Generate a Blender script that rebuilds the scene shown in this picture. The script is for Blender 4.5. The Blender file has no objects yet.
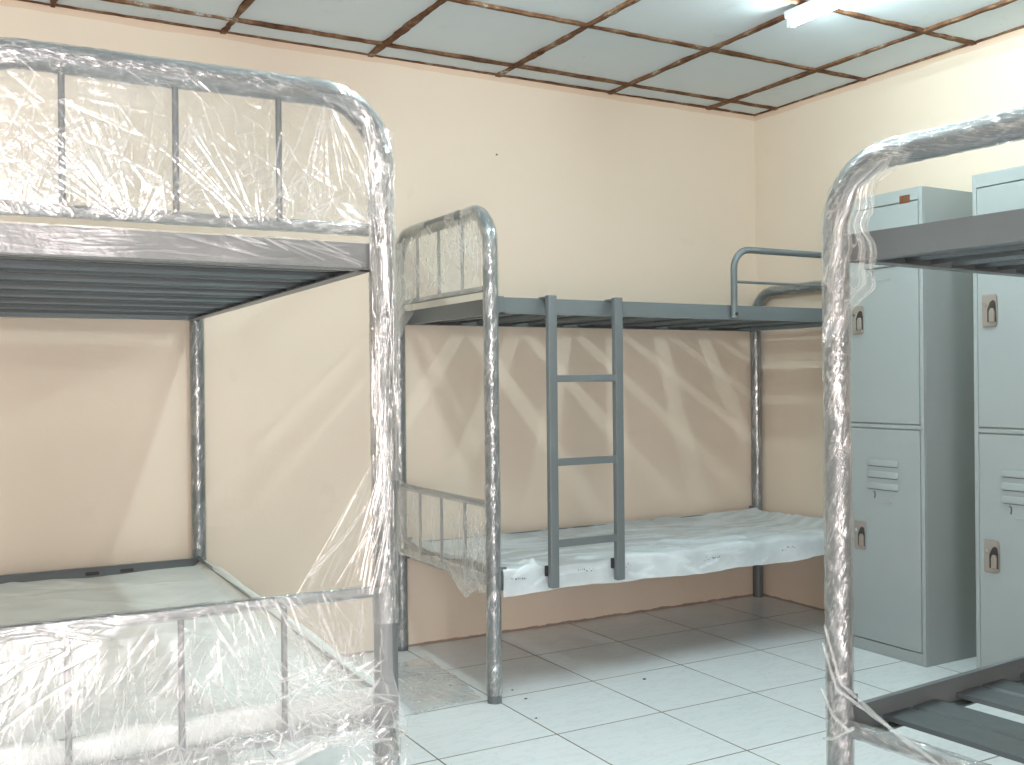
import bpy, math, random
import numpy as np
from mathutils import Vector, Matrix

random.seed(7)
RNG = np.random.default_rng(7)
PI = math.pi
col = bpy.context.scene.collection

# ------------------------------------------------------------------ helpers
def link(o, parent=None):
    col.objects.link(o)
    if parent is not None:
        o.parent = parent
    return o

def tag(o, label=None, cat=None, group=None, kind=None):
    if label: o['label'] = label
    if cat: o['category'] = cat
    if group: o['group'] = group
    if kind: o['kind'] = kind
    return o

def empty(name, loc=(0, 0, 0), rz=0.0):
    o = bpy.data.objects.new(name, None)
    o.empty_display_size = .1
    o.location = loc
    o.rotation_euler = (0, 0, rz)
    return link(o)

class MB:
    """collects shapes, then links them as one mesh object"""
    def __init__(s):
        s.v = []; s.f = []; s.attr = []
    def add(s, vs, fs, attr=None):
        n = len(s.v)
        s.v += [tuple(map(float, p)) for p in vs]
        s.f += [tuple(i + n for i in f) for f in fs]
        s.attr += list(attr) if attr is not None else [0.0] * len(vs)
        return s
    def box(s, a, b):
        x0, y0, z0 = a; x1, y1, z1 = b
        vs = [(x0,y0,z0),(x1,y0,z0),(x1,y1,z0),(x0,y1,z0),(x0,y0,z1),(x1,y0,z1),(x1,y1,z1),(x0,y1,z1)]
        fs = [(0,3,2,1),(4,5,6,7),(0,1,5,4),(1,2,6,5),(2,3,7,6),(3,0,4,7)]
        return s.add(vs, fs)
    def prism(s, prof, axis, a, b):
        """profile (list of 2D points) extruded along an axis: 'x' -> prof=(y,z), 'y' -> prof=(x,z), 'z' -> prof=(x,y)"""
        n = len(prof)
        def P(p, t):
            return {'x': (t, p[0], p[1]), 'y': (p[0], t, p[1]), 'z': (p[0], p[1], t)}[axis]
        vs = [P(p, a) for p in prof] + [P(p, b) for p in prof]
        fs = [(i, (i+1) % n, n + (i+1) % n, n + i) for i in range(n)]
        fs += [tuple(range(n))[::-1], tuple(range(n, 2*n))]
        return s.add(vs, fs)
    def tube(s, pts, r, seg=14, caps=True):
        P = np.array(pts, float)
        F = frames(P)
        th = np.linspace(0, 2*PI, seg, endpoint=False)
        R = r if np.ndim(r) else np.full(len(P), r)
        vs = []
        for i in range(len(P)):
            for t in th:
                vs.append(P[i] + R[i] * (math.cos(t) * F[i][0] + math.sin(t) * F[i][1]))
        fs = []
        for i in range(len(P) - 1):
            for j in range(seg):
                k = (j + 1) % seg
                fs.append((i*seg+j, i*seg+k, (i+1)*seg+k, (i+1)*seg+j))
        if caps:
            fs.append(tuple(range(seg))[::-1])
            fs.append(tuple(range((len(P)-1)*seg, len(P)*seg)))
        return s.add(vs, fs)
    def build(s, name, mat, parent=None, smooth=False, bevel=0.0, auto=None):
        me = bpy.data.meshes.new(name)
        me.from_pydata(s.v, [], s.f)
        if any(s.attr):
            a = me.attributes.new('crease', 'FLOAT', 'POINT')
            a.data.foreach_set('value', np.array(s.attr, np.float32))
        me.materials.append(mat)
        me.update()
        o = link(bpy.data.objects.new(name, me), parent)
        if smooth:
            me.polygons.foreach_set('use_smooth', [True] * len(me.polygons))
            if auto:
                import bmesh
                bm = bmesh.new(); bm.from_mesh(me)
                for e in bm.edges:
                    if len(e.link_faces) == 2 and e.calc_face_angle(0) > auto:
                        e.smooth = False
                bm.to_mesh(me); bm.free()
        if bevel:
            m = o.modifiers.new('bevel', 'BEVEL'); m.width = bevel; m.segments = 2
            m.limit_method = 'ANGLE'; m.angle_limit = math.radians(40)
        return o

def frames(P):
    T = np.gradient(P, axis=0)
    T /= np.linalg.norm(T, axis=1)[:, None] + 1e-12
    ref = np.array([1., 0, 0]) if abs(T[0][0]) < .9 else np.array([0, 1., 0])
    n = ref - T[0] * (ref @ T[0]); n /= np.linalg.norm(n)
    out = []
    for i in range(len(P)):
        n = n - T[i] * (n @ T[i]); n /= np.linalg.norm(n)
        out.append((n, np.cross(T[i], n)))
    return out

def smoothstep(a, b, x):
    t = np.clip((x - a) / (b - a), 0, 1)
    return t * t * (3 - 2 * t)

_TAB = np.random.default_rng(3).random((256, 256))
def vnoise(x, y, py=None):
    """value noise; optional integer period in y"""
    xi = np.floor(x).astype(int); yi = np.floor(y).astype(int)
    fx = x - xi; fy = y - yi
    fx = fx*fx*(3-2*fx); fy = fy*fy*(3-2*fy)
    def g(a, b):
        if py: b = b % py
        return _TAB[a % 256, b % 256]
    return (g(xi,yi)*(1-fx)+g(xi+1,yi)*fx)*(1-fy) + (g(xi,yi+1)*(1-fx)+g(xi+1,yi+1)*fx)*fy

def resample(pts, step):
    P = np.array(pts, float)
    d = np.r_[0, np.cumsum(np.linalg.norm(np.diff(P, axis=0), axis=1))]
    n = max(2, int(d[-1] / step))
    t = np.linspace(0, d[-1], n)
    return np.stack([np.interp(t, d, P[:, k]) for k in range(3)], 1), t

def wrap(name, mat, parent, pts, r, seg=48, step=.0045, amp=.003, turns=4.0, seed=0., loose=None, white=1.0, twist=12.0):
    """crinkled film wound tightly round a tube"""
    P, s = resample(pts, step)
    F = frames(P)
    th = np.linspace(0, 2*PI, seg, endpoint=False)
    S, TH = np.meshgrid(s, th, indexing='ij')
    N = 20
    per = max(1, round(N * r / .029))
    b = TH / (2*PI) * per + S * turns * 9 + 40*per
    n1 = vnoise(S * 15 + seed, b, per)
    ridge = 1 - np.abs(2 * n1 - 1)
    p2 = max(2, round(per * 1.6))
    b2 = TH / (2*PI) * p2 - S * turns * 6 + 90 * p2
    n2 = vnoise(S * 48 + seed + 40, b2, p2)
    ridge2 = 1 - np.abs(2 * n2 - 1)
    n3 = vnoise(S * 7 + seed + 9, TH / (2*PI) * 3, 3)
    rad = r + amp * (.45 * ridge**4 + .35 * ridge2**4 + .45 * n3)
    if loose is not None:
        rad = rad + loose(S)
    patch = smoothstep(.35, .75, vnoise(S*11+seed, TH/(2*PI)*4, 4))
    cr = white * np.clip(smoothstep(.80, .97, ridge) * .8 * smoothstep(.30, .62, n3) + smoothstep(.76, .97, ridge2) * 1.0 * patch, 0, 1)  # crease whitening, raised to paint in glints on the tubes
    A = np.array([f[0] for f in F]); B = np.array([f[1] for f in F])
    V = P[:, None, :] + rad[..., None] * (np.cos(TH)[..., None] * A[:, None, :] + np.sin(TH)[..., None] * B[:, None, :])
    n = len(P)
    i, j = np.meshgrid(np.arange(n-1), np.arange(seg), indexing='ij')
    k = (j + 1) % seg
    fs = np.stack([i*seg+j, i*seg+k, (i+1)*seg+k, (i+1)*seg+j], -1).reshape(-1, 4)
    ph = TH - twist * S
    wind = np.stack([.03*np.cos(ph) + seed, .03*np.sin(ph), S*.22], -1)
    return npmesh(name, mat, parent, V.reshape(-1, 3), fs, cr.ravel(), wind.reshape(-1, 3))

def npmesh(name, mat, parent, V, fs, attr=None, wind=None):
    me = bpy.data.meshes.new(name)
    me.from_pydata(V.tolist(), [], fs.tolist())
    if attr is not None:
        a = me.attributes.new('crease', 'FLOAT', 'POINT')
        a.data.foreach_set('value', np.ascontiguousarray(attr, dtype=np.float32))
    if wind is not None:
        a = me.attributes.new('wind', 'FLOAT_VECTOR', 'POINT')
        a.data.foreach_set('vector', np.ascontiguousarray(wind, dtype=np.float32).ravel())
    me.materials.append(mat)
    me.polygons.foreach_set('use_smooth', [True] * len(me.polygons))
    me.update()
    return link(bpy.data.objects.new(name, me), parent)

def sheet(name, mat, parent, P, U, V, res, creases=(), normal=(0, 0, 1), noise=(), seed=0.):
    """a film sheet: P(u,v) in metres gives points; creases raise thin folds and whiten them"""
    nu, nv = max(2, int(U/res)+1), max(2, int(V/res)+1)
    u, v = np.meshgrid(np.linspace(0, U, nu), np.linspace(0, V, nv), indexing='ij')
    h = np.zeros_like(u); w = np.zeros_like(u)
    for (u0, v0, u1, v1, wd, ht, wt) in creases:
        du, dv = u1-u0, v1-v0
        L2 = du*du + dv*dv + 1e-12
        t = np.clip(((u-u0)*du + (v-v0)*dv) / L2, 0, 1)
        d2 = (u-u0-t*du)**2 + (v-v0-t*dv)**2
        wl = wd * (.35 + .65 * np.sin(PI * np.clip(t, .02, .98)))
        g = np.exp(-d2 / (wl*wl)) * np.clip(np.sin(PI*t) * 3, 0.15, 1)
        h += ht * g
        w = np.maximum(w, wt * g)
    for (sc, am) in noise:
        h += am * (vnoise(u*sc + seed, v*sc + seed*1.7) - .5) * 2
    X = P(u, v)
    Q = np.stack(X, -1) + h[..., None] * np.array(normal, float)
    i, j = np.meshgrid(np.arange(nu-1), np.arange(nv-1), indexing='ij')
    fs = np.stack([i*nv+j, (i+1)*nv+j, (i+1)*nv+j+1, i*nv+j+1], -1).reshape(-1, 4)
    return npmesh(name, mat, parent, Q.reshape(-1, 3), fs, w.ravel())

def rnd(a, b): return float(RNG.uniform(a, b))

def creases_fan(n, u0, v0, a0, a1, l0, l1, wd=(.0015, .004), ht=.003, wt=(.3, 1), start=(0, .1)):
    out = []
    for _ in range(n):
        a = rnd(a0, a1); s = rnd(*start); l = rnd(l0, l1)
        out.append((u0 + s*math.cos(a), v0 + s*math.sin(a), u0 + (s+l)*math.cos(a), v0 + (s+l)*math.sin(a), rnd(*wd), rnd(-ht, ht), rnd(*wt)))
    return out

def creases_field(n, ub, vb, a0, a1, l0, l1, wd=(.0015, .004), ht=.003, wt=(.2, .9)):
    out = []
    for _ in range(n):
        a = rnd(a0, a1); l = rnd(l0, l1); u = rnd(*ub); v = rnd(*vb)
        out.append((u, v, u + l*math.cos(a), v + l*math.sin(a), rnd(*wd), rnd(-ht, ht), rnd(*wt)))
    return out

# ------------------------------------------------------------------ materials
class NT:
    def __init__(s, name):
        s.m = bpy.data.materials.new(name); s.m.use_nodes = True
        s.t = s.m.node_tree; s.t.nodes.clear()
        s.out = s.t.nodes.new('ShaderNodeOutputMaterial')
    def n(s, kind, **kw):
        nd = s.t.nodes.new('ShaderNode' + kind)
        for k, v in kw.items():
            if k in nd.inputs: s.set(nd.inputs[k], v)
            else: setattr(nd, k, v)
        return nd
    def set(s, sock, v):
        if isinstance(v, bpy.types.NodeSocket): s.t.links.new(v, sock)
        else: sock.default_value = v
    def math(s, op, a, b=None, clamp=False):
        nd = s.t.nodes.new('ShaderNodeMath'); nd.operation = op; nd.use_clamp = clamp
        s.set(nd.inputs[0], a)
        if b is not None: s.set(nd.inputs[1], b)
        return nd.outputs[0]
    def mix(s, f, a, b):
        nd = s.t.nodes.new('ShaderNodeMix'); nd.data_type = 'RGBA'
        s.set(nd.inputs[0], f); s.set(nd.inputs[6], a); s.set(nd.inputs[7], b)
        return nd.outputs[2]
    def ramp(s, f, stops):
        nd = s.t.nodes.new('ShaderNodeValToRGB')
        e = nd.color_ramp.elements
        while len(e) < len(stops): e.new(.5)
        for el, (p, c) in zip(e, stops):
            el.position = p; el.color = c if len(c) == 4 else (*c, 1)
        s.set(nd.inputs[0], f)
        return nd.outputs[0]
    def coords(s, kind='Object'):
        return s.n('TexCoord').outputs[kind]
    def noise(s, vec, scale, detail=3, rough=.55, mapping=None):
        if mapping:
            mp = s.n('Mapping', Scale=mapping); s.set(mp.inputs['Vector'], vec); vec = mp.outputs[0]
        nd = s.n('TexNoise', Scale=scale, Detail=detail, Roughness=rough); s.set(nd.inputs['Vector'], vec)
        return nd.outputs['Fac']
    def bump(s, h, strength=.2, dist=.01):
        nd = s.n('Bump', Strength=strength, Distance=dist); s.set(nd.inputs['Height'], h)
        return nd.outputs[0]
    def bsdf(s, color, rough=.5, metal=0, normal=None, spec=.5, coat=0):
        nd = s.n('BsdfPrincipled')
        s.set(nd.inputs['Base Color'], color); s.set(nd.inputs['Roughness'], rough); s.set(nd.inputs['Metallic'], metal)
        nd.inputs['Specular IOR Level'].default_value = spec
        nd.inputs['Coat Weight'].default_value = coat
        if normal is not None: s.set(nd.inputs['Normal'], normal)
        return nd.outputs[0]
    def done(s, sh):
        s.t.links.new(sh, s.out.inputs[0]); return s.m

def rgb(r, g, b): return (r, g, b, 1)

def paint(name, c, rough=.4, var=.06, bumpy=.0, metal=0.0, scale=14):
    t = NT(name); v = t.coords()
    f = t.noise(v, scale, 4)
    d = tuple(x*(1-var) for x in c[:3]) + (1,); l = tuple(min(1, x*(1+var)) for x in c[:3]) + (1,)
    cc = t.mix(f, d, l)
    nm = t.bump(t.noise(v, 350, 2), bumpy, .002) if bumpy else None
    rr = t.math('ADD', t.math('MULTIPLY', t.noise(v, 30, 3), .12), rough - .06)
    return t.done(t.bsdf(cc, rr, metal, nm))

def wall_mat(name):
    t = NT(name); v = t.coords()
    f = t.noise(v, 1.3, 4)
    c = t.mix(f, rgb(.71, .62, .51), rgb(.77, .675, .56))
    # faint smudges
    f2 = t.noise(v, 5, 5, .6)
    c = t.mix(t.math('MULTIPLY', t.math('GREATER_THAN', f2, .66), .06), c, rgb(.5, .38, .28))
    # rusty peach stain band under the ceiling
    sp = t.n('SeparateXYZ'); t.set(sp.inputs[0], v)
    edge = t.math('ADD', 2.60, t.math('MULTIPLY', t.noise(v, 3, 3), .03))
    band = t.math('GREATER_THAN', sp.outputs[2], edge)
    c = t.mix(t.math('MULTIPLY', band, .45), c, rgb(.62, .40, .27))
    # dirt along the floor
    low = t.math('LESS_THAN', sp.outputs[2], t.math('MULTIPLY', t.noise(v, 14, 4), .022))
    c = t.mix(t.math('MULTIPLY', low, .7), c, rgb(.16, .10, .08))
    b = t.bump(t.noise(v, 60, 4), .12, .004)
    return t.done(t.bsdf(c, .55, 0, b, .3))

TILE, TX, TY = .4436, -1.6897, .4190
def floor_mat():
    t = NT('white_floor_tile'); v = t.coords()
    sp = t.n('SeparateXYZ'); t.set(sp.inputs[0], v)
    def cell(sock, off):
        q = t.math('DIVIDE', t.math('SUBTRACT', sock, off), TILE)
        return q, t.math('ABSOLUTE', t.math('SUBTRACT', t.math('FRACT', t.math('ADD', q, .5)), .5))
    qx, dx = cell(sp.outputs[0], TX); qy, dy = cell(sp.outputs[1], -TY)
    d = t.math('MINIMUM', dx, dy)
    g = t.math('LESS_THAN', d, t.math('ADD', .0045, t.math('MULTIPLY', t.noise(v, 9, 3), .004)))
    ci = t.n('CombineXYZ'); t.set(ci.inputs[0], t.math('FLOOR', qx)); t.set(ci.inputs[1], t.math('FLOOR', qy))
    wn = t.n('TexWhiteNoise'); wn.noise_dimensions = '3D'; t.set(wn.inputs[0], ci.outputs[0])
    c = t.mix(wn.outputs[0], rgb(.80, .87, .90), rgb(.86, .925, .95))
    vein = t.noise(v, 5, 6, .65, (1, 3.5, 1))
    vv = t.ramp(vein, [(.47, (0, 0, 0)), (.5, (1, 1, 1)), (.53, (0, 0, 0))])
    c = t.mix(t.math('MULTIPLY', vv, .22), c, rgb(.52, .56, .56))
    dirt = t.ramp(t.noise(v, 40, 3), [(.70, (0, 0, 0)), (.74, (1, 1, 1))])
    c = t.mix(t.math('MULTIPLY', dirt, .25), c, rgb(.4, .38, .35))
    gc = t.ramp(t.noise(v, 4, 3), [(.35, (.26, .21, .16)), (.62, (.09, .07, .05))])
    c = t.mix(t.math('MULTIPLY', g, .95), c, gc)
    rr = t.math('ADD', .24, t.math('MULTIPLY', g, .4))
    b = t.bump(t.math('MULTIPLY', g, -1), .3, .002)
    return t.done(t.bsdf(c, rr, 0, b, .5))

def ceiling_mat():
    t = NT('ceiling_panel'); v = t.coords()
    c = t.mix(t.noise(v, 2.2, 4), rgb(.64, .73, .77), rgb(.72, .80, .83))
    st = t.ramp(t.noise(v, 3.5, 6, .7), [(.60, (0, 0, 0)), (.70, (1, 1, 1))])
    c = t.mix(t.math('MULTIPLY', st, .18), c, rgb(.42, .40, .34))
    sp = t.ramp(t.noise(v, 26, 2), [(.76, (0, 0, 0)), (.78, (1, 1, 1))])
    c = t.mix(t.math('MULTIPLY', sp, .4), c, rgb(.25, .22, .2))
    return t.done(t.bsdf(c, .7, 0, t.bump(t.noise(v, 120, 3), .1, .003), .2))

def rust_mat():
    t = NT('rusted_ceiling_bar'); v = t.coords()
    f = t.noise(v, 9, 6, .7)
    c = t.ramp(f, [(.32, (.055, .025, .014)), (.50, (.16, .078, .04)), (.60, (.24, .16, .10)), (.68, (.50, .51, .48))])
    return t.done(t.bsdf(c, .75, 0, t.bump(t.noise(v, 90, 4), .5, .004), .2))

def film_mat(name, base, crease, tint=(.93, .95, .95), gloss=.10, cloud=0.0, diffuse=.55, bumps=.25, cscale=6.0, thru=.35, sheen=.9, bscale=55, wound=0.0, wscale=1.0):
    """clear plastic film: mostly see-through, folds whitened by stress and in place of glints, glossy"""
    t = NT(name); v = t.coords()
    a = t.n('Attribute'); a.attribute_name = 'crease'
    fac = t.math('ADD', base, t.math('MULTIPLY', a.outputs['Fac'], crease))
    if cloud:
        cl = t.ramp(t.noise(v, cscale, 4, .6), [(.38, (0, 0, 0)), (.68, (1, 1, 1))])
        fac = t.math('ADD', fac, t.math('MULTIPLY', cl, cloud))
    if wound:
        # fine creases along the winding, whitened partly to stand in for glints
        wa = t.n('Attribute'); wa.attribute_name = 'wind'; wv = wa.outputs['Vector']
        n1 = t.noise(wv, 130*wscale, 2, .5)
        n2 = t.noise(wv, 330*wscale, 2, .5)
        def thin(n, w):
            return t.math('SUBTRACT', 1.0, t.math('DIVIDE', t.math('ABSOLUTE', t.math('SUBTRACT', n, .5)), w), True)
        msk = t.ramp(t.noise(wv, 60*wscale, 2), [(.44, (0, 0, 0)), (.60, (1, 1, 1))])
        ms2 = t.ramp(t.noise(wv, 85*wscale, 2), [(.48, (0, 0, 0)), (.62, (1, 1, 1))])
        lines = t.math('ADD', t.math('MULTIPLY', thin(n1, .035), msk), t.math('MULTIPLY', thin(n2, .05), ms2), True)
        fac = t.math('ADD', fac, t.math('MULTIPLY', lines, wound))
    lw = t.n('LayerWeight', Blend=.25)
    fac = t.math('ADD', fac, t.math('MULTIPLY', lw.outputs['Facing'], .06 if wound else .22), True)
    nb = t.bump(t.noise(v, bscale, 3, .6), bumps, .006 * 55 / bscale)
    if wound: nb = t.bump(t.math('ADD', n1, t.math('MULTIPLY', n2, .4)), .8, .004)
    tr = t.n('BsdfTransparent', Color=rgb(.98, .99, .99)).outputs[0]
    df = t.n('BsdfDiffuse', Color=rgb(*tint)); tl = t.n('BsdfTranslucent', Color=rgb(*tint))
    gl = t.n('BsdfGlossy', Color=rgb(.97, .98, .98), Roughness=gloss)
    for nd in (df, gl): t.set(nd.inputs['Normal'], nb)
    m1 = t.n('MixShader', Fac=thru); t.set(m1.inputs[1], df.outputs[0]); t.set(m1.inputs[2], tl.outputs[0])
    m2 = t.n('MixShader', Fac=1-diffuse); t.set(m2.inputs[1], m1.outputs[0]); t.set(m2.inputs[2], gl.outputs[0])
    m3 = t.n('MixShader'); t.set(m3.inputs[0], fac); t.set(m3.inputs[1], tr); t.set(m3.inputs[2], m2.outputs[0])
    # thin mirror-like sheen of the skin
    lf = t.n('LayerWeight', Blend=.5); t.set(lf.inputs['Normal'], nb)
    fr = t.math('ADD', .045, t.math('MULTIPLY', t.math('POWER', lf.outputs['Facing'], 4.0), sheen), True)
    m4 = t.n('MixShader'); t.set(m4.inputs[0], fr); t.set(m4.inputs[1], m3.outputs[0]); t.set(m4.inputs[2], gl.outputs[0])
    return t.done(m4.outputs[0])

def emit_mat(name, c, s):
    t = NT(name)
    return t.done(t.n('Emission', Color=rgb(*c), Strength=s).outputs[0])

M = {}
M['wall'] = wall_mat('cream_wall_paint')
M['floor'] = floor_mat()
M['ceiling'] = ceiling_mat()
M['rust'] = rust_mat()
M['steel'] = paint('gray_bed_enamel', rgb(.122, .143, .149), .36, .05, .05)
M['slat'] = paint('gray_slat_enamel', rgb(.085, .104, .110), .38, .06, .05)
M['rubber'] = paint('black_rubber_foot', rgb(.02, .02, .02), .6)
M['locker'] = paint('locker_enamel', rgb(.31, .352, .352), .38, .03, .04)
M['lockplate'] = paint('beige_lock_plastic', rgb(.27, .24, .21), .4)
M['dark'] = paint('dark_recess', rgb(.035, .032, .03), .5)
M['chrome'] = paint('chrome_keyhole', rgb(.7, .7, .7), .2, .02, 0, 1.0)
M['sticker'] = paint('brown_sticker', rgb(.15, .055, .022), .5, .2, 0, 0, 160)
M['ink'] = paint('gray_ink', rgb(.07, .08, .08), .6)
M['housing'] = paint('white_fixture_enamel', rgb(.75, .8, .8), .4)
M['tube_light'] = emit_mat('lit_fluorescent_tube', (.81, .98, 1.0), 62)
M['tube_light_strong'] = emit_mat('lit_new_fluorescent_tube', (.82, .99, .99), 96)
M['film'] = film_mat('clear_film', .055, .62, gloss=.12, cloud=.10)
M['film_dense'] = film_mat('clear_film_layered', .15, .52, gloss=.26, cloud=.14, cscale=7, diffuse=.78, bumps=.15)
M['film_bunch'] = film_mat('clear_film_gathered', .14, .6, gloss=.16, cloud=.22, diffuse=.75, thru=.5, cscale=9)
M['film_thin'] = film_mat('clear_film_single', .03, .55, gloss=.1, cloud=.05)
M['film_wrap'] = film_mat('clear_film_tight', .05, .45, gloss=.12, cloud=.05, cscale=14, wound=.75)
M['film_far'] = film_mat('clear_film_tight_coarse', .03, .45, gloss=.10, cloud=.03, cscale=14, wound=.9, wscale=.5)
M['film_dark'] = film_mat('clear_film_tight_thin', .02, .3, gloss=.12, cloud=.03, cscale=14, wound=.7, wscale=.5)
M['cover'] = film_mat('milky_film', .68, .4, tint=(.68, .77, .81), gloss=.25, cloud=.26, thru=.05, sheen=.25, diffuse=.93, bumps=.3, cscale=4)
M['cover_thin'] = film_mat('greenish_film', .86, .3, tint=(.74, .80, .785), gloss=.25, cloud=.25, thru=.05, sheen=.25, diffuse=.93, bumps=.3, cscale=4)

# ------------------------------------------------------------------ the setting
H = 2.647
X0, Y0 = -6.2, -6.4
T = .12
def structure(name, mb, mat, **k):
    return tag(mb.build(name, mat, **k), kind='structure')

structure('floor', MB().box((X0, Y0, -.1), (0, 0, 0)), M['floor'])
structure('wall_back', MB().box((X0-T, 0, -.1), (T, T, H+.1)), M['wall'])
structure('wall_right', MB().box((0, Y0-T, -.1), (T, 0, H+.1)), M['wall'])
structure('wall_left', MB().box((X0-T, Y0-T, -.1), (X0, 0, H+.1)), M['wall'])
# front wall with an assumed doorway, added to let low fill light in
wx0, wx1, wz0, wz1 = -5.4, -3.5, .0, 2.15
fw = MB()
fw.box((X0, Y0-T, -.1), (wx0, Y0, H+.1)); fw.box((wx1, Y0-T, -.1), (0, Y0, H+.1))
fw.box((wx0, Y0-T, -.1), (wx1, Y0, 0.0)); fw.box((wx0, Y0-T, wz1), (wx1, Y0, H+.1))
structure('wall_front', fw, M['wall'])
wf = MB()
wf.prism([(wx0, 0), (wx0, wz1), (wx1, wz1), (wx1, 0), (wx1-.05, 0), (wx1-.05, wz1-.05), (wx0+.05, wz1-.05), (wx0+.05, 0)], 'y', Y0-.09, Y0-.04)
structure('added_door_1', wf, M['housing'], bevel=.004)

# ceiling: loose panels on a rusted bar grid
GX, GS, GY, GJ = -2.907, .6441, .1687, .6
xs = sorted([x for x in [GX + GS*i for i in range(-6, 6)] if X0 < x < -.02])
xs = [X0] + xs + [0]
ys = [0] + [-(GY + GJ*j) for j in range(0, 11) if -(GY + GJ*j) > Y0 + .05] + [Y0]
cm = MB()
for i in range(len(xs)-1):
    for j in range(len(ys)-1):
        x0, x1, y1, y0 = xs[i], xs[i+1], ys[j], ys[j+1]
        dz = [rnd(0, .006) for _ in range(4)]
        vs = [(x0, y0, H+dz[0]), (x1, y0, H+dz[1]), (x1, y1, H+dz[2]), (x0, y1, H+dz[3])]
        vs += [(a, b, H+.03) for a, b, _ in vs]
        cm.add(vs, [(0,3,2,1),(4,5,6,7),(0,1,5,4),(1,2,6,5),(2,3,7,6),(3,0,4,7)])
structure('ceiling', cm, M['ceiling'])
structure('trim_1', MB().box((X0-T, Y0-T, H+.1), (T, T, H+.14)), M['ceiling'])

def wobbly_bar(mb, a, b, w, z0, z1):
    """a bar from a to b whose edges wander a little where the rust has eaten it"""
    a = np.array(a); b = np.array(b); L = np.linalg.norm(b-a); n = max(3, int(L/.035))
    d = (b-a)/L; s = np.array([-d[1], d[0]])
    vs = []
    for k in range(n+1):
        p = a + d*L*k/n
        q = w * (.55 + .9*vnoise(np.array([p[0]*9.1+p[1]*3.3+40.]), np.array([p[1]*8.7+60.]))[0])
        off = .003*(rnd(-1, 1))
        for sg, z in ((-1, z1), (-1, z0), (1, z0), (1, z1)):
            xy = p + s*(sg*q/2 + off)
            vs.append((xy[0], xy[1], z))
    fs = []
    for k in range(n):
        for m in range(4):
            fs.append((4*k+m, 4*k+(m+1) % 4, 4*k+4+(m+1) % 4, 4*k+4+m))
    fs += [(3, 2, 1, 0), (4*n, 4*n+1, 4*n+2, 4*n+3)]
    mb.add(vs, fs)
g = MB()
for x in xs[1:-1]: wobbly_bar(g, (x, 0), (x, Y0), .024, H-.009, H+.012)
for y in ys[1:-1]: wobbly_bar(g, (X0, y), (0, y), .022, H-.008, H+.012)
structure('trim_2', g, M['rust'])
g = MB()
wobbly_bar(g, (X0, -.006), (0, -.006), .012, H-.004, H+.012)
wobbly_bar(g, (-.006, 0), (-.006, Y0), .010, H-.004, H+.012)
structure('trim_3', g, M['rust'])

# ------------------------------------------------------------------ bunk beds
R_T = .0272
def arc_path(W, top, x, rb=.14, n=9, z0=0.0):
    """foot - up - bend - across - bend - down to the other foot, in the plane x"""
    pts = [(x, 0, z0), (x, 0, z0+.3)]
    zt = top - R_T
    pts += [(x, 0, z) for z in np.linspace(z0+.6, zt-rb, 3)]
    for k in range(1, n+1):
        a = PI/2*k/n
        pts.append((x, rb*(1-math.cos(a)), zt-rb+rb*math.sin(a)))
    for k in range(0, n+1):
        a = PI/2*(1-k/n)
        pts.append((x, W-rb*(1-math.cos(a)), zt-rb+rb*math.sin(a)))
    pts += [(x, W, z) for z in np.linspace(zt-rb, z0+.6, 4)[1:]]
    pts += [(x, W, z0+.3), (x, W, z0)]
    return pts

def part_path(path, s0, s1):
    P, s = resample(path, .01)
    k = (s >= s0) & (s <= s1)
    return P[k]

def rail_profile(y, sgn, z0, z1):
    """L-shaped rail with a folded lip: outer web at y, ledge pointing along sgn"""
    t = .003
    return [(y, z1), (y, z0), (y+sgn*.034, z0), (y+sgn*.034, z0+t), (y+sgn*t, z0+t), (y+sgn*t, z1-t), (y+sgn*.014, z1-t), (y+sgn*.014, z1)]

def make_slat(parent, x, W, z, mat):
    t = .002; d = .011
    a, b, c, e, w = .082, .088, .098, .104, .196
    up = [(0, -d), (0, 0), (a, 0), (b, -.008), (c, -.008), (e, 0), (w, 0), (w, -d)]
    lo = [(w-t, -d), (w-t, -t), (e, -t), (c, -.008-t), (b, -.008-t), (a, -t), (t, -t), (t, -d)]
    prof = [(x+p[0], z+p[1]) for p in up+lo]
    return MB().prism(prof, 'y', .008, W-.008).build('slat', mat, parent)

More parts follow.
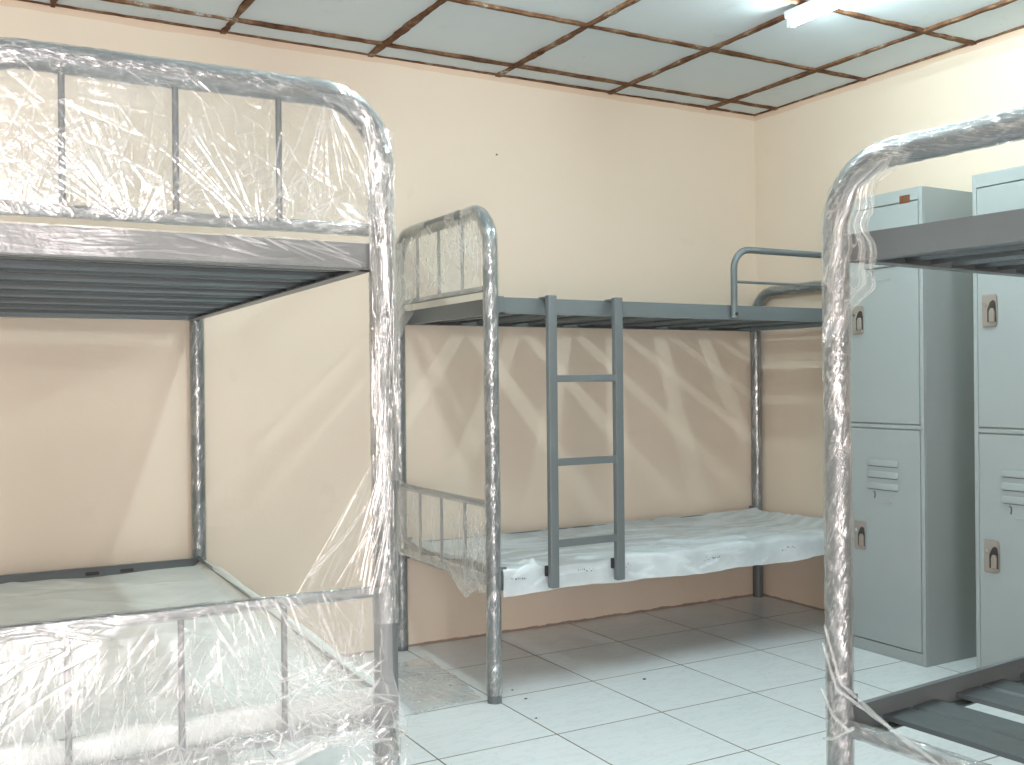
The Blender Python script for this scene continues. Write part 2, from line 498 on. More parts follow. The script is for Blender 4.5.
def make_bed(name, loc, rz, L, W, ladder_side, top=1.870, zc=1.546, dz=0.0):
    """x runs from the headboard to the footboard, y across the bed from the side at 0 to the side at W"""
    root = empty(name, loc, rz)
    parts = {}
    sgn = -1 if ladder_side == 0 else 1
    # --- head end
    hp = arc_path(W, top, 0); fp = arc_path(W, 1.690, L)
    for nm, path, x in (('headboard_frame', hp, 0), ('footboard_frame', fp, L)):
        P, _ = resample(path, .02)
        fr = MB().tube(P, R_T, 18).build(nm, M['steel'], root, smooth=True, auto=1.0)
        parts[nm] = fr
        for y in (0, W):
            MB().tube([(x, y, 0), (x, y, .003), (x, y, .022), (x, y, .024)], np.array([.024, .027, .027, .0245]), 18).build('rubber_foot', M['rubber'], fr, smooth=True, auto=.6)
            for z in (.47, 1.485):
                s = 1 if x == 0 else -1
                # clip bracket the rails hook into
                MB().prism([(x, z-.055), (x+s*.055, z-.022), (x+s*.055, z+.03), (x, z+.03)], 'y', y-.006, y+.006).build('rail_bracket', M['steel'], fr, bevel=.002)
    fr = parts['headboard_frame']
    for z, r in ((zc, .0115), (.733, .0125), (.445, .013)):
        MB().tube([(0, .01, z), (0, W-.01, z)], r, 12).build('crossbar', M['steel'], fr, smooth=True, auto=1.0)
    for k in range(1, 4):
        y = W*(.266 + .245*(k-1))
        MB().tube([(0, y, zc), (0, y, top-.026)], .0066, 10).build('bar', M['steel'], fr, smooth=True, auto=1.0)
        MB().tube([(0, y, .445), (0, y, .733)], .0066, 10).build('bar', M['steel'], fr, smooth=True, auto=1.0)
    ff = parts['footboard_frame']
    MB().tube([(L, .01, .462+dz), (L, W-.01, .462+dz)], .016, 14).build('crossbar', M['steel'], ff, smooth=True, auto=1.0)
    # --- bunks
    for z0, z1, zs, tg in ((1.452, 1.512, 1.470, 'upper'), (.436+dz, .502+dz, .456+dz, 'lower')):
        for y, s in ((.004, 1), (W-.004, -1)):
            o = MB().prism(rail_profile(y, s, z0, z1), 'x', .012, L-.012).build(tg+'_side_rail', M['steel'], root)
        for x, s in ((.030, 1), (L-.030, -1)):
            prof = rail_profile(x, s, z0, zs-.001 if (tg == 'lower' and dz) else z1)
            o = MB().prism(prof, 'y', 0.004, W-.004).build(tg+'_end_rail', M['steel'], root)
            parts[tg+('_head' if s == 1 else '_foot')] = o
        for k in range(7):
            make_slat(root, .112 + .278*k*(L/2.116), W, zs+.004, M['slat'])
    # --- ladder
    yl = .004 - .048 if ladder_side == 0 else W - .004 + .048
    st0, st1 = .237, .543
    lad = None
    s1 = MB()
    lad = MB().box((st0-.019, yl-.013, .408), (st0+.019, yl+.013, 1.522)).build('ladder', M['steel'], root, bevel=.004)
    MB().box((st1-.019, yl-.013, .408), (st1+.019, yl+.013, 1.522)).build('stringer', M['steel'], lad, bevel=.004)
    for z in (1.205, .885, .575):
        MB().box((st0+.01, yl-.010, z-.014), (st1-.01, yl+.010, z+.014)).build('rung', M['steel'], lad, bevel=.003)
    for x in (st0, st1):
        e = 1 if ladder_side == 0 else -1
        prof = [(yl-e*.002, 1.512), (yl-e*.002, 1.517), (yl+e*.060, 1.517), (yl+e*.060, 1.486), (yl+e*.056, 1.486), (yl+e*.056, 1.512)]
        MB().prism(prof, 'x', x-.019, x+.019).build('hook', M['steel'], lad)
        yq, yr = sorted((yl+e*.010, yl+e*.026))
        MB().box((x-.026, yq, .452), (x-.012, yr, .492)).build('rest_pad', M['rubber'], lad, bevel=.003)
    # --- guard rail
    yg = .004 - .0155 if ladder_side == 0 else W - .004 + .0155
    g0, g1, zt, rb = 1.178, L-.10, 1.752, .085
    pts = [(g0, yg, 1.46), (g0, yg, 1.6)]
    for k in range(0, 9):
        a = PI/2*k/8; pts.append((g0+rb*(1-math.cos(a)), yg, zt-rb+rb*math.sin(a)))
    for k in range(0, 9):
        a = PI/2*(1-k/8); pts.append((g1-rb*(1-math.cos(a)), yg, zt-rb+rb*math.sin(a)))
    pts += [(g1, yg, 1.6), (g1, yg, 1.46)]
    P, _ = resample(pts, .02)
    gr = MB().tube(P, .0145, 14).build('guard_rail', M['steel'], root, smooth=True, auto=1.0)
    MB().tube([(g0, yg, 1.612), (g1, yg, 1.612)], .006, 10).build('crossbar', M['steel'], gr, smooth=True, auto=1.0)
    for x in (g0, g1):
        b = MB(); b.tube([(x, yg+sgn*.010, 1.474), (x, yg+sgn*.019, 1.474)], .007, 8); b.build('bolt', M['dark'], gr, smooth=True, auto=.8)
    parts['hp'] = hp; parts['fp'] = fp
    return root, parts

W = .868; LEN = 2.116
mid, mp = make_bed('bunk_bed', (-2.150, -.895, 0), 0, LEN, W, 0, dz=-.024)
tag(mid, 'gray steel bunk bed standing in the room corner with a ladder on its side', 'bunk bed', 'steel bunk beds still in their plastic film')
lft, lp = make_bed('bunk_bed', (-3.080, -2.110, 0), PI/2 - math.radians(1.3), 2.08, W, 1, 1.858, 1.537)
tag(lft, 'gray steel bunk bed with both headboards sheeted in crinkled clear film', 'bunk bed', 'steel bunk beds still in their plastic film')
RR = math.radians(4.2)
rgt, rp = make_bed('bunk_bed', (-2.240+2.112*math.cos(RR), -2.652+2.112*math.sin(RR), 0), PI+RR, LEN-.004, W, 1, dz=-.022)
tag(rgt, 'gray steel bunk bed with bare lower slats in front of the lockers', 'bunk bed', 'steel bunk beds still in their plastic film')

# slots in the far lower end rail of the left bed
for yy in (.28, .405):
    MB().prism([(yy-.026, .477), (yy-.022, .484), (yy+.022, .484), (yy+.026, .477), (yy+.022, .470), (yy-.022, .470)], 'x', 2.08-.0345, 2.08-.0335).build('slot', M['dark'], lp['lower_foot'])

# ------------------------------------------------------------------ film on the left bed (local x: away from the viewer, local y: to the left)
hpL = lp['hp']
hl = lp['headboard_frame']
wrap('plastic_wrap', M['film_wrap'], lft, part_path(hpL, .66, 3.2), R_T+.0006, turns=1.4, seed=3, twist=4.0)
wrap('plastic_wrap', M['film_wrap'], lft, part_path(hpL, .02, .42), R_T+.002, turns=3, seed=31)
wrap('plastic_wrap', M['film_dark'], lft, part_path(lp['fp'], .3, 1.62), R_T+.0005, turns=5, seed=12)
wrap('plastic_wrap', M['film_wrap'], lft, [(0, .03, .733), (0, .84, .733)], .0125+.001, turns=4, seed=7)
wrap('plastic_wrap', M['film_wrap'], lft, [(0, .03, .445), (0, .84, .445)], .014, turns=5, seed=17)
wrap('plastic_wrap', M['film_wrap'], lft, [(0, .03, 1.537), (0, .84, 1.537)], .0122, turns=4, seed=27)

# upper headboard film: u to the left (local y), v upward
def upL(u, v):
    y = u - .024
    zt = 1.822 - .14*np.clip((.12 - y)/.12, 0, 1)**2
    z = 1.522 + (zt - 1.522) * v/.32
    x = -.031 + .006*np.sin(u*9)*np.sin(v*10)
    return x, y, z
def low(n, amax, l, wt):   # crumpled creases, denser towards the lower edge
    o = []
    for _ in range(n):
        v = abs(rnd(-1, 1) * rnd(0, 1)) * amax; a = rnd(.3, 2.84); k = rnd(*l)
        u_ = rnd(-.02, .92)
        o.append((u_, v, u_+k*math.cos(a), v+k*math.sin(a), rnd(.0012, .0024), rnd(-.0016, .0016), rnd(*wt)))
    return o
TH_ = (.0011, .0022)
cr = low(260, .16, (.02, .12), (.35, 1))
cr += creases_fan(70, .55, -.02, .5, 2.7, .06, .28, TH_, .0014, (.15, .7))
cr += creases_fan(60, .30, -.02, .7, 2.2, .06, .28, TH_, .0014, (.15, .7))
cr += creases_fan(50, .75, -.02, .5, 2.4, .06, .28, TH_, .0014, (.15, .7))
cr += creases_fan(36, .16, .31, -2.1, -1.3, .06, .24, TH_, .0014, (.2, .8))
cr += creases_fan(36, .80, .10, 0, 6.28, .03, .18, TH_, .0014, (.2, .7))
cr += creases_field(90, (.08, .92), (0, .32), .5, 1.4, .03, .12, TH_, .0012, (.15, .6))
cr += creases_field(34, (-.0, .07), (0, .25), 1.35, 1.75, .08, .24, (.0015, .004), .003, (.35, 1))
cr += [(.075, .04, .12, .075, .006, .004, 1), (.10, .03, .135, .06, .005, .004, .9), (.08, .03, .12, .03, .004, .003, .8)]
sheet('plastic_film', M['film'], lft, upL, .93, .32, .002, cr, (-1, 0, 0), [(7, .004), (22, .0016), (60, .0005)], 2.)
def upLb(u, v):
    y = u - .01
    zt = 1.83 - .14*np.clip((.12 - y)/.12, 0, 1)**2
    return .030 + .006*np.sin(u*8), y, 1.54 + (zt - 1.54)*v/.31
sheet('plastic_film', M['film_thin'], lft, upLb, .90, .31, .004, creases_field(60, (0, .9), (0, .3), 0, 3.14, .04, .2, (.002, .004), .003, (.2, .6)), (1, 0, 0), [(9, .005), (30, .002)], 4.)
# loose gathered film down the inner side of the post
def postL(u, v):
    k = v/.78
    w_ = (u/.14-.5)*2
    half = .034 + .016*np.clip(.45-k, 0, 1)
    y = .008 + w_*half + .022*np.clip(.5-k, 0, 1) - .004
    return -.033 + .016*np.clip(-w_, 0, 1)**2 + .004*np.sin(u*60+v*9), y, 1.76 - v
cr = creases_field(90, (0, .14), (0, .74), 1.40, 1.75, .05, .3, (.0012, .0028), .0022, (.35, 1))
cr += creases_field(90, (0, .14), (.0, .78), 0, 3.14, .008, .03, (.0012, .0022), .0015, (.4, 1))
sheet('plastic_film', M['film'], lft, postL, .14, .78, .002, cr, (-1, 0, 0), [(14, .003), (50, .001)], 6.)

# thin film stretched over the end rail of the upper bunk
def chL(u, v):
    return .0225 + .002*np.sin(u*21), .012 + u, 1.455 + v*.92
cr = creases_field(70, (0, .84), (0, .065), -.12, .12, .02, .15, (.0012, .0025), .0008, (.1, .5))
cr += creases_field(16, (.0, .26), (.0, .06), .1, .5, .05, .2, (.002, .004), .002, (.2, .8))
sheet('plastic_film', M['film_dense'], lft, chL, .84, .065, .002, cr, (-1, 0, 0), [(8, .001), (40, .0004)], 41.)

# lower headboard film
def loL(u, v):
    y = u - .002 - .034*np.clip((v-.20)/.12, 0, 1)
    hem = .398 + .010*np.sin(u*12) + .006*np.sin(u*37+1)
    z = .746 + (hem - .746) * v/.36
    return -.026 - .010*np.sin(v/.36*PI) + .004*np.sin(u*11+v*6), y, z
cr = []
cr += creases_field(420, (0, .95), (.0, .34), 1.42, 1.72, .02, .16, TH_, .0004, (.15, .60))
cr += creases_field(260, (.25, .95), (.0, .34), .75, 1.3, .03, .22, TH_, .0005, (.12, .55))
cr += creases_field(70, (.02, .34), (.05, .36), -1.3, -.6, .08, .30, (.0012, .0026), .0012, (.15, .6))
cr += creases_field(150, (-.02, .5), (.27, .36), 0, 3.14, .01, .07, (.0012, .0028), .002, (.4, 1))
cr += creases_field(120, (.0, .20), (.14, .36), -.8, .9, .01, .10, (.0012, .0028), .002, (.3, 1))
cr += creases_field(60, (.55, .95), (0, .08), -.3, .5, .02, .12, (.0015, .004), .003, (.5, 1))
cr += creases_field(9, (.62, .95), (.02, .16), .35, .6, .12, .30, (.002, .004), .003, (.5, 1))
cr += creases_field(70, (0, .95), (.33, .36), -.1, .1, .04, .2, (.0015, .004), .003, (.4, 1))
sheet('plastic_film', M['film_dense'], lft, loL, .94, .36, .002, cr, (-1, 0, 0), [(8, .004), (25, .0014), (70, .0004)], 8.)
# fan of taut film from the post to the lower crossbar
def fanL(u, v):
    k = v/.34
    y = -.012 + u/.22*(.020 + .215*k)
    return -.026 - .004*np.sin(u*40), y, 1.075 - .342*k + .0*u
cr = creases_fan(60, .0, -.02, .9, 1.75, .1, .4, (.0018, .004), .004, (.3, 1), (0, .2))
cr += [(rnd(0, .22), 0, rnd(0, .22), .34, rnd(.0015, .004), rnd(-.004, .004), rnd(.3, 1)) for _ in range(0)]
cr = cr[:14]
cr += [(q, 0.0, q+rnd(-.01, .01), .34, rnd(.0015, .003), rnd(-.0014, .0014), rnd(.1, .6)) for q in np.linspace(.005, .215, 24)]
sheet('plastic_film', M['film_thin'], lft, fanL, .22, .34, .002, cr, (-1, 0, 0), [(10, .002), (40, .0006)], 9.)
# ragged film at the foot of the post
def footL(u, v):
    a = u/.26
    y = -.045 + a*.17 + .008*np.sin(v*50)
    return -.040 - .012*np.sin(a*PI), y, .455 - v*(1-.35*a) + .012*np.sin(a*9)
cr = creases_field(110, (0, .26), (0, .22), 0, 3.14, .01, .07, (.0012, .003), .003, (.3, 1))
sheet('plastic_film', M['film'], lft, footL, .26, .22, .002, cr, (-1, 0, 0), [(9, .008), (30, .003)], 11.)

# cover sheet on the lower bunk of the left bed
def covL(u, v):
    d = .085
    x = np.where(u < d, .020 + .003*np.sin(v*40), .022 + (u - d))
    y = -.012 + v
    over = np.clip((.06-(u-d))/.04, 0, 1)
    z = .474 - .014*np.clip((u-1.80)/.20, 0, 1)
    z = np.maximum(z + .034*np.clip((.05-v)/.03, 0, 1), .474 + .036*over)
    z = np.where(u < d, .425 + .085*u/d + .008*np.sin(v*9), z)
    return x, y, z
cv = sheet('plastic_sheet', M['cover_thin'], None, covL, 2.085, .865, .011, creases_field(60, (0, 2), (0, .85), .8, 2.4, .1, .6, (.010, .025), .006, (.2, .9)), (0, 0, 1), [(3, .006), (9, .004), (25, .001)], 13.)
cv.location = lft.location; cv.rotation_euler = lft.rotation_euler
tag(cv, 'greenish clear plastic sheet over the lower bunk behind the film-covered headboard', 'plastic sheet', 'plastic sheets over the lower bunks')

# ------------------------------------------------------------------ film on the middle bed (local x to the right, local y away from the viewer)
hpM = mp['hp']; fpM = mp['fp']
totM = resample(hpM, .01)[1][-1]
wrap('plastic_wrap', M['film_far'], mid, part_path(hpM, .03, 1.98), R_T+.0008, turns=5, seed=51)
wrap('plastic_wrap', M['film_far'], mid, part_path(hpM, 2.02, 2.12), R_T+.0008, turns=5, seed=52)
wrap('plastic_wrap', M['film_dark'], mid, part_path(hpM, 2.30, 2.62), R_T+.0008, turns=4, seed=53)
wrap('plastic_wrap', M['film_dark'], mid, part_path(hpM, totM-1.50, totM-.02), R_T+.0005, turns=5, seed=54)
totF = resample(fpM, .01)[1][-1]
wrap('plastic_wrap', M['film_dark'], mid, part_path(fpM, .3, totF-.35), R_T+.0005, turns=5, seed=55)
def upM(u, v):
    y = u + .02
    e = np.clip((.12-y)/.12, 0, 1)**2 + np.clip((y-(W-.12))/.12, 0, 1)**2
    zt = 1.842 - .14*e
    return -.024 + .006*np.sin(u*12), y, 1.535 + (zt-1.535)*v/.31
cr = creases_field(90, (0, .83), (0, .31), .4, 2.7, .03, .2, (.002, .004), .004, (.2, .8))
cr += creases_field(40, (0, .2), (0, .31), 1.2, 1.9, .05, .25, (.002, .005), .005, (.3, 1))
sheet('plastic_film', M['film_bunch'], mid, upM, .83, .31, .005, cr, (-1, 0, 0), [(9, .005), (30, .003)], 21.)
# gathered film bunch at the rear upper corner
def buM(u, v):
    k = v/.46
    wd = np.interp(k, [0, .25, .55, .72, .85, 1], [.05, .11, .19, .25, .13, .03])
    cy_ = np.interp(k, [0, .3, .6, 1], [W-.08, W-.08, W-.12, W-.05])
    a = u/.22 - .5
    return -.036 - .014*np.cos(a*PI), cy_ - a*wd + .004*np.sin(k*40), 1.835 - v - .02*np.abs(a)
cr = creases_fan(50, .08, .45, -2.3, -.9, .1, .4, (.002, .006), .006, (.3, 1))
sheet('plastic_film', M['film_bunch'], mid, buM, .22, .46, .004, cr, (-1, 0, 0), [(10, .012), (35, .006)], 23.)
# lower headboard film with a drooping hem
def loM(u, v):
    y = u + .0
    hem = .435 - .075*np.exp(-((u-.20)/.09)**2) - .03*np.exp(-((u-.05)/.06)**2)
    return -.020 - .008*np.sin(v/.33*PI), y, .735 + (hem-.735)*v/.33
cr = creases_field(60, (0, .86), (0, .33), 1.2, 1.9, .05, .25, (.002, .004), .003, (.15, .6))
cr += creases_field(70, (0, .2), (0, .33), .9, 2.2, .03, .2, (.002, .005), .005, (.3, 1))
cr += creases_field(40, (0, .8), (.26, .33), -.3, .3, .03, .15, (.002, .005), .005, (.3, 1))
sheet('plastic_film', M['film_dense'], mid, loM, .866, .33, .005, cr, (-1, 0, 0), [(9, .006), (30, .003)], 25.)
# strands at the rear post of the middle bed
for k, (a, b, c) in enumerate((((-.03, W-.02, .78), (-.05, W-.05, .64), (-.03, W-.11, .47)), ((-.03, W-.01, .80), (-.05, W-.09, .77), (-.02, W-.20, .735)), ((-.04, W+.0, .70), (-.05, W-.03, .58), (-.03, W-.06, .45)))):
    P, _ = resample([a, tuple((np.array(a)+np.array(b))/2+np.array((-.006, 0, 0))), b, tuple((np.array(b)+np.array(c))/2), c], .02)
    MB().tube(P, .0035, 8).build('film_strand', M['film_dense'], mid, smooth=True)
wrap('plastic_wrap', M['film_dark'], mid, [(0, .03, .733), (0, W-.03, .733)], .0135, turns=4, seed=57)
wrap('plastic_wrap', M['film_dark'], mid, [(0, .03, .445), (0, W-.03, .445)], .014, turns=4, seed=58)

# cover sheet on the lower bunk of the middle bed: top, then folded down over the front rail
def covM(u, v):
    # v from the front hem up the front, round the rail and back over the top
    en = np.clip(np.minimum(u, 2.05-u)/.08, 0, 1)
    top = np.clip((v - .155)/(.99 - .155), 0, 1)
    hem = .395 - .012*np.clip((u-.3)/1.4, 0, 1) + .006*np.sin(u*5.0) + .040*np.clip((u-1.45)/.55, 0, 1)**1.6
    y = np.interp(v, [0, .085, .10, .12, .155], [-.014, -.016, -.012, .012, .05])
    y = np.where(v < .155, y - .004*np.sin(u*17)*(v < .09), .05 + (W - .062)*top)
    zf = np.interp(v, [0, .085, .10, .12, .155], [0, .80, .93, .99, 1.0])
    zt = .497 - .036*np.sin(np.clip(top, 0, 1)*PI)**.5*en - .016*top
    z = np.where(v < .155, hem + (.497-hem)*zf, zt)
    return .035 + u, y, z
cr = creases_field(60, (0, 2.0), (.14, .95), -.35, .25, .2, .9, (.010, .026), .011, (.2, .9))
cr += creases_field(30, (0, 2.0), (.0, .2), -.5, .5, .05, .3, (.004, .010), .005, (.3, 1))
cr += [(.02, .30, .16, .10, .02, .018, .9), (.20, .16, .03, .06, .012, .008, .9), (1.0, .5, 1.45, .33, .03, .018, .9), (.2, .80, .62, .84, .035, .02, .5)]
cv2 = sheet('plastic_sheet', M['cover'], None, covM, 2.05, .99, .009, cr, (0, -.35, 1), [(2.5, .008), (7, .006), (20, .003)], 33.)
cv2.location = mid.location
tag(cv2, 'bluish white plastic sheet folded over the lower bunk of the bed with the ladder', 'plastic sheet', 'plastic sheets over the lower bunks')
# small illegible print marks on that sheet
for (cx, cz, n) in ((.10, .452, 7), (.40, .455, 8), (.60, .452, 6), (1.03, .442, 9), (1.47, .442, 8)):
    pm = MB()
    for k in range(n):
        x = cx + .010*k - .04 + rnd(-.002, .002); z = cz + rnd(-.006, .006)
        w_, h_ = rnd(.002, .006), rnd(.002, .007)
        pm.add([(x, -.0235, z), (x+w_, -.0235, z+rnd(-.001, .001)), (x+w_, -.0230, z+h_), (x, -.0230, z+h_)], [(0, 1, 2, 3)])
    pm.build('print_mark', M['ink'], cv2)

# ------------------------------------------------------------------ film on the right bed (turned round: local x towards the left wall, y towards the viewer)
fpR = rp['fp']
LR = LEN-.004
wrap('plastic_wrap', M['film_wrap'], rgt, part_path(fpR, .03, 2.6), R_T+.0010, turns=3.2, seed=71)
wrap('plastic_wrap', M['film_wrap'], rgt, [(LR, .02, .440), (LR, .80, .440)], .0175, turns=4, seed=73)
def coR(u, v):
    k = v/.40
    wid = np.interp(k, [0, .12, .3, .55, .66, .80, 1], [.215, .135, .112, .125, .115, .055, .012]) + .006*np.sin(k*31)
    lft_ = np.interp(k, [0, .3, 1], [.055, .012, -.012])
    a = u/.19
    y = lft_ + a*(wid - lft_)
    yt = lft_*0 + .05 + a*.165
    ztop = 1.648 - .13*np.clip((.13-yt)/.13, 0, 1)**2
    return LR + .032 + .006*np.sin(u*30), y, ztop - v*(1-.15*(1-a)) + .005*np.sin(u*50)*k
cr = creases_fan(60, .12, -.02, 1.1, 2.2, .1, .36, (.0014, .003), .0016, (.3, 1))
cr += creases_field(90, (0, .19), (.02, .40), 0, 3.14, .01, .05, (.0014, .003), .002, (.3, 1))
sheet('plastic_film', M['film'], rgt, coR, .19, .40, .0025, cr, (1, 0, 0), [(12, .006), (40, .002)], 75.)
for a, b, c in (((LR+.03, -.015, .66), (LR+.035, .03, .545), (LR+.03, .20, .455)), ((LR+.03, -.02, .62), (LR+.036, .02, .53), (LR+.03, .26, .44)), ((LR+.03, -.025, .52), (LR+.036, .01, .47), (LR+.03, .05, .445)), ((LR+.03, -.02, .41), (LR+.036, .01, .42), (LR+.03, .06, .455))):
    P, _ = resample([a, b, c], .012)
    n = len(P); r = .0022 + .002*np.abs(np.sin(np.arange(n)*.9))
    MB().tube(P, r, 8).build('film_strand', M['film_dense'], rgt, smooth=True)

# ------------------------------------------------------------------ lockers along the right wall, doors facing -x
def make_locker(loc, label, sticker=False):
    """front face at local x=0 looking along -x, width along local -y, depth to +x"""
    w, d, h = .410, .400, 1.982
    root = empty('locker', loc)
    tag(root, label, 'locker', 'gray steel lockers against the right wall')
    b = MB()
    t = .018
    b.box((.012, -w, .0), (d, 0, h))                        # carcass
    b.box((0, -w, 0), (.012, -w+t, h)); b.box((0, -t, 0), (.012, 0, h))
    b.box((0, -w+t, 0), (.012, -t, .050)); b.box((0, -w+t, h-.052), (.012, -t, h)); b.box((0, -w+t, .978), (.012, -t, .995))
    b.build('body', M['locker'], root, bevel=.002)
    g = .003
    for (z0, z1, nm) in ((.052, .976, 'lower'), (.997, h-.054, 'upper')):
        dr = MB().box((-.002, -w+t+g, z0+g), (.010, -t-g, z1-g)).build('door', M['locker'], root, bevel=.002)
        # pressed louvres
        for k in range(3):
            zz = z1 - .150 - .050*k
            m = MB(); y0, y1 = -.118, -.282
            n = 8
            prof = [(-.002, zz+.016), (-.0045, zz+.012), (-.009, zz-.004), (-.0095, zz-.010), (-.008, zz-.012), (-.002, zz-.012)]
            m.prism(prof, 'y', y1, y0)
            m.build('louvre', M['locker'], dr, smooth=True, bevel=.0015)
            MB().box((-.0024, y1+.006, zz-.0145), (-.0020, y0-.006, zz-.0115)).build('vent_slit', M['dark'], dr)
        # number mark and card holder
        nz = z1 - .288
        nm_ = MB(); pts = [(-.0026, -.150, nz+.016), (-.0026, -.157, nz+.012), (-.0026, -.158, nz), (-.0026, -.155, nz-.014)]
        nm_.tube(pts, .0026, 6); nm_.build('number_mark', M['ink'], dr)
        ch = MB(); ch.prism([(-.002, nz-.030), (-.005, nz-.030), (-.005, nz-.0265), (-.0035, nz-.0245), (-.002, nz-.0245)], 'y', -.245, -.178)
        ch.build('card_holder', M['locker'], dr)
        # lock
        lz = z0 + .452
        y0, y1 = -.045, -.108
        lk = MB(); lk.prism([(y0, lz-.062), (y0, lz+.062), (y1+.008, lz+.062), (y1+.002, lz+.054), (y1, lz), (y1+.002, lz-.054), (y1+.008, lz-.062)], 'x', -.010, -.002)
        lo = lk.build('lock', M['lockplate'], dr, bevel=.003)
        rc = MB(); rc.prism([(-.068, lz-.045), (-.068, lz+.006), (-.080, lz+.032), (-.092, lz+.040), (-.103, lz+.032), (-.106, lz+.010), (-.106, lz-.045)], 'x', -.0105, -.0095)
        rc.build('recess', M['dark'], lo)
        hd = MB(); hd.prism([(-.102, lz-.045), (-.080, lz-.045), (-.080, lz-.006), (-.085, lz+.008), (-.097, lz+.008), (-.102, lz-.006)], 'x', -.020, -.010)
        hd.build('lever', M['lockplate'], lo, bevel=.003)
        ky = MB(); ky.tube([(-.013, -.060, lz+.022), (-.009, -.060, lz+.022)], .0075, 14); ky.build('keyhole', M['chrome'], lo, smooth=True, auto=.8)
    if sticker:
        s = MB().box((-.0032, -.352, h-.059), (-.0020, -.300, h-.026)).build('sticker', M['sticker'], root)
        s['label'] = 'small brown sticker'
        s2 = MB()
        for k in range(3): s2.box((-.0036, -.342+.003*k, h-.049+.007*k), (-.0032, -.310-.004*k, h-.047+.007*k))
        s2.build('sticker_print', M['dark'], s)
    return root
make_locker((-.416, -1.012, 0), 'gray two-door steel locker with a small brown sticker at its top', True)
make_locker((-.416, -1.655, 0), 'gray two-door steel locker without a sticker, cut off by the photo edge')

# ------------------------------------------------------------------ light fittings
def make_fixture(loc, label, L=1.22, lamp='tube_light'):
    root = empty('fluorescent_light', loc)
    tag(root, label, 'ceiling light', 'fluorescent tube fittings on the ceiling')
    b = MB(); b.prism([(-.028, 0), (.028, 0), (.022, -.028), (-.022, -.028)], 'y', -L, 0)
    b.build('housing', M['housing'], root, bevel=.003)
    for y in (-.014, -L+.014):
        MB().box((-.015, y-.011, -.064), (.015, y+.011, -.026)).build('lamp_holder', M['housing'], root, bevel=.003)
    MB().tube([(0, -.026, -.048), (0, -L+.026, -.048)], .013, 16).build('tube', M[lamp], root, smooth=True, auto=1.0)
    return root
make_fixture((-1.01, -1.28, H-.010), 'lit fluorescent tube fitting on the rusty gridded ceiling in view')
make_fixture((-2.68, -1.30, H-.010), 'lit fluorescent tube fitting on the ceiling above the left bed, out of view', lamp='tube_light_strong')

# ------------------------------------------------------------------ small things
def scrapP(u, v):
    return (-.02+u*1.0 - .10*v, -.04 - v*1.0 + .2*u, .010 + .004*np.sin(u*17)*np.sin(v*13))
cr = creases_fan(40, .05, .05, .2, 1.5, .1, .6, (.003, .006), .002, (.2, .8)) + creases_field(60, (0, .3), (0, .62), 0, 3.14, .02, .15, (.003, .006), .002, (.3, 1))
sc_ = sheet('film_scrap', M['film_bunch'], None, scrapP, .30, .62, .006, cr, (0, 0, 1), [(6, .003), (20, .0015)], 91.)
sc_.location = (-2.40, -.26, .006)
tag(sc_, 'crumpled scrap of clear film lying on the floor tiles between the beds', 'plastic film')

n_ = MB(); n_.tube([(0, 0, 0), (0, -.008, 0), (0, -.0085, 0), (0, -.011, 0)], np.array([.002, .002, .0045, .004]), 10)
nl = n_.build('nail', M['dark'], None, smooth=True, auto=.8); nl.location = (-1.631, 0, 2.267)
tag(nl, 'small dark nail in the bare upper back wall', 'nail')

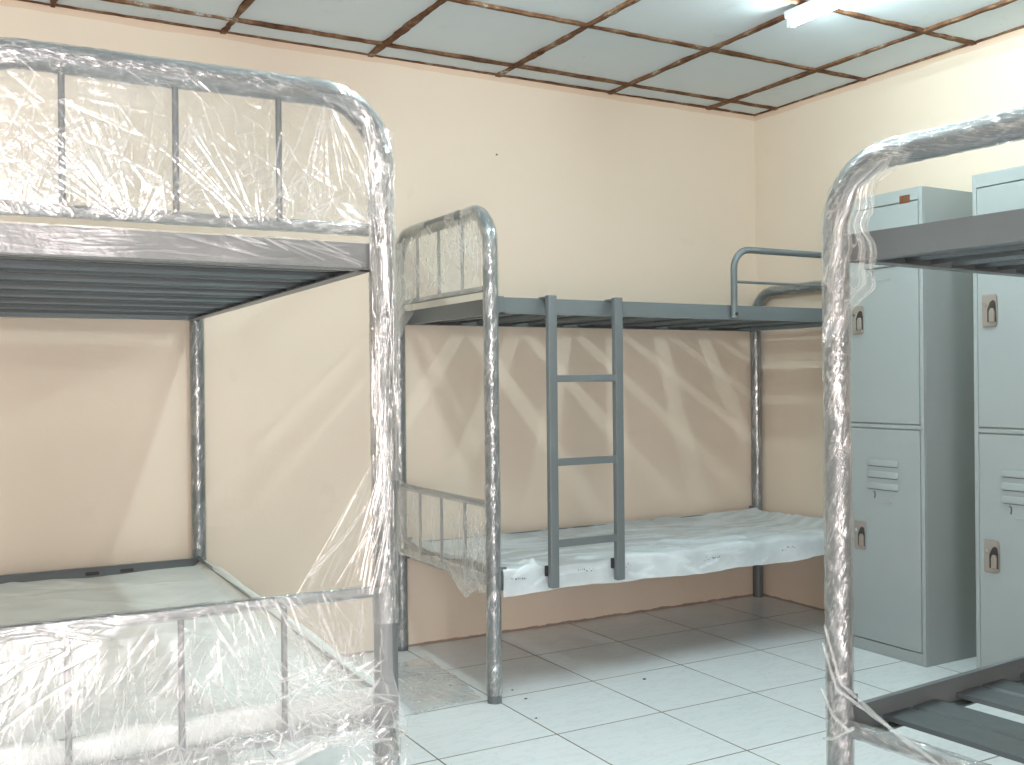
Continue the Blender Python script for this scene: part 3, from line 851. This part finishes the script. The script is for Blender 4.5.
def speck(x, y, r, sd):
    q = np.random.default_rng(sd); vs = []; n = 7
    for ring, (f, z) in enumerate(((1, 0), (.8, .35), (0.3, .5))):
        for k in range(n):
            a = 2*PI*k/n; rr = r*f*q.uniform(.75, 1.2)
            vs.append((rr*math.cos(a), rr*math.sin(a)*.7, z*r))
    fs = [tuple(range(n))[::-1], tuple(range(2*n, 3*n))]
    for g_ in range(2):
        for k in range(n): fs.append((g_*n+k, g_*n+(k+1) % n, (g_+1)*n+(k+1) % n, (g_+1)*n+k))
    o = MB().add(vs, fs).build('grit_crumb', M['dark']); o.location = (x, y, 0)
    tag(o, 'tiny dark crumb of grit on the white floor tiles', 'grit', 'crumbs of grit on the floor tiles')
for k, (x, y, r) in enumerate(((-1.50, -.95, .008), (-2.03, -.92, .007), (-2.02, -.80, .006), (-2.11, -1.13, .006), (-2.20, -.62, .006))):
    speck(x, y, r, k)

# ------------------------------------------------------------------ fill light added in the assumed doorway behind the viewer
ld = bpy.data.lights.new('doorway_fill_light', 'AREA')
ld.shape = 'RECTANGLE'; ld.size = wx1-wx0-.1; ld.size_y = wz1-wz0-.1
ld.energy = 74; ld.color = (1.0, .86, .84)
lo_ = link(bpy.data.objects.new('doorway_fill_light', ld)); lo_.location = ((wx0+wx1)/2, Y0-.11, (wz0+wz1)/2)
lo_.rotation_euler = (PI/2, 0, 0)   # shines towards +y
w = bpy.data.worlds.new('World'); bpy.context.scene.world = w; w.use_nodes = True
w.node_tree.nodes['Background'].inputs[0].default_value = (.8, .9, 1, 1)
w.node_tree.nodes['Background'].inputs[1].default_value = .4

# ------------------------------------------------------------------ camera
yaw, pitch, roll = 0.51428, -0.002536, -0.010187
cy, sy, cp, sp = math.cos(yaw), math.sin(yaw), math.cos(pitch), math.sin(pitch)
f = Vector((sy*cp, cy*cp, sp)); r = Vector((cy, -sy, 0)); u = r.cross(f)
c, s = math.cos(roll), math.sin(roll)
rr, uu = c*r + s*u, c*u - s*r
cd = bpy.data.cameras.new('camera'); cam = link(bpy.data.objects.new('camera', cd))
cd.sensor_width = 36; cd.lens = 1021.17/1024*36; cd.clip_start = .05
cam.matrix_world = Matrix(((rr.x, uu.x, -f.x, -3.9545), (rr.y, uu.y, -f.y, -4.2447), (rr.z, uu.z, -f.z, 1.2011), (0, 0, 0, 1)))
sc = bpy.context.scene
sc.camera = cam
sc.view_settings.view_transform = 'Standard'
sc.view_settings.look = 'None'
sc.view_settings.gamma = 1
sc.view_settings.use_curve_mapping = False
sc.view_settings.exposure = 1.13
sc.cycles.use_denoising = True
sc.cycles.transparent_max_bounces = 24
sc.cycles.max_bounces = 10
sc.cycles.diffuse_bounces = 6
sc.cycles.sample_clamp_indirect = 6
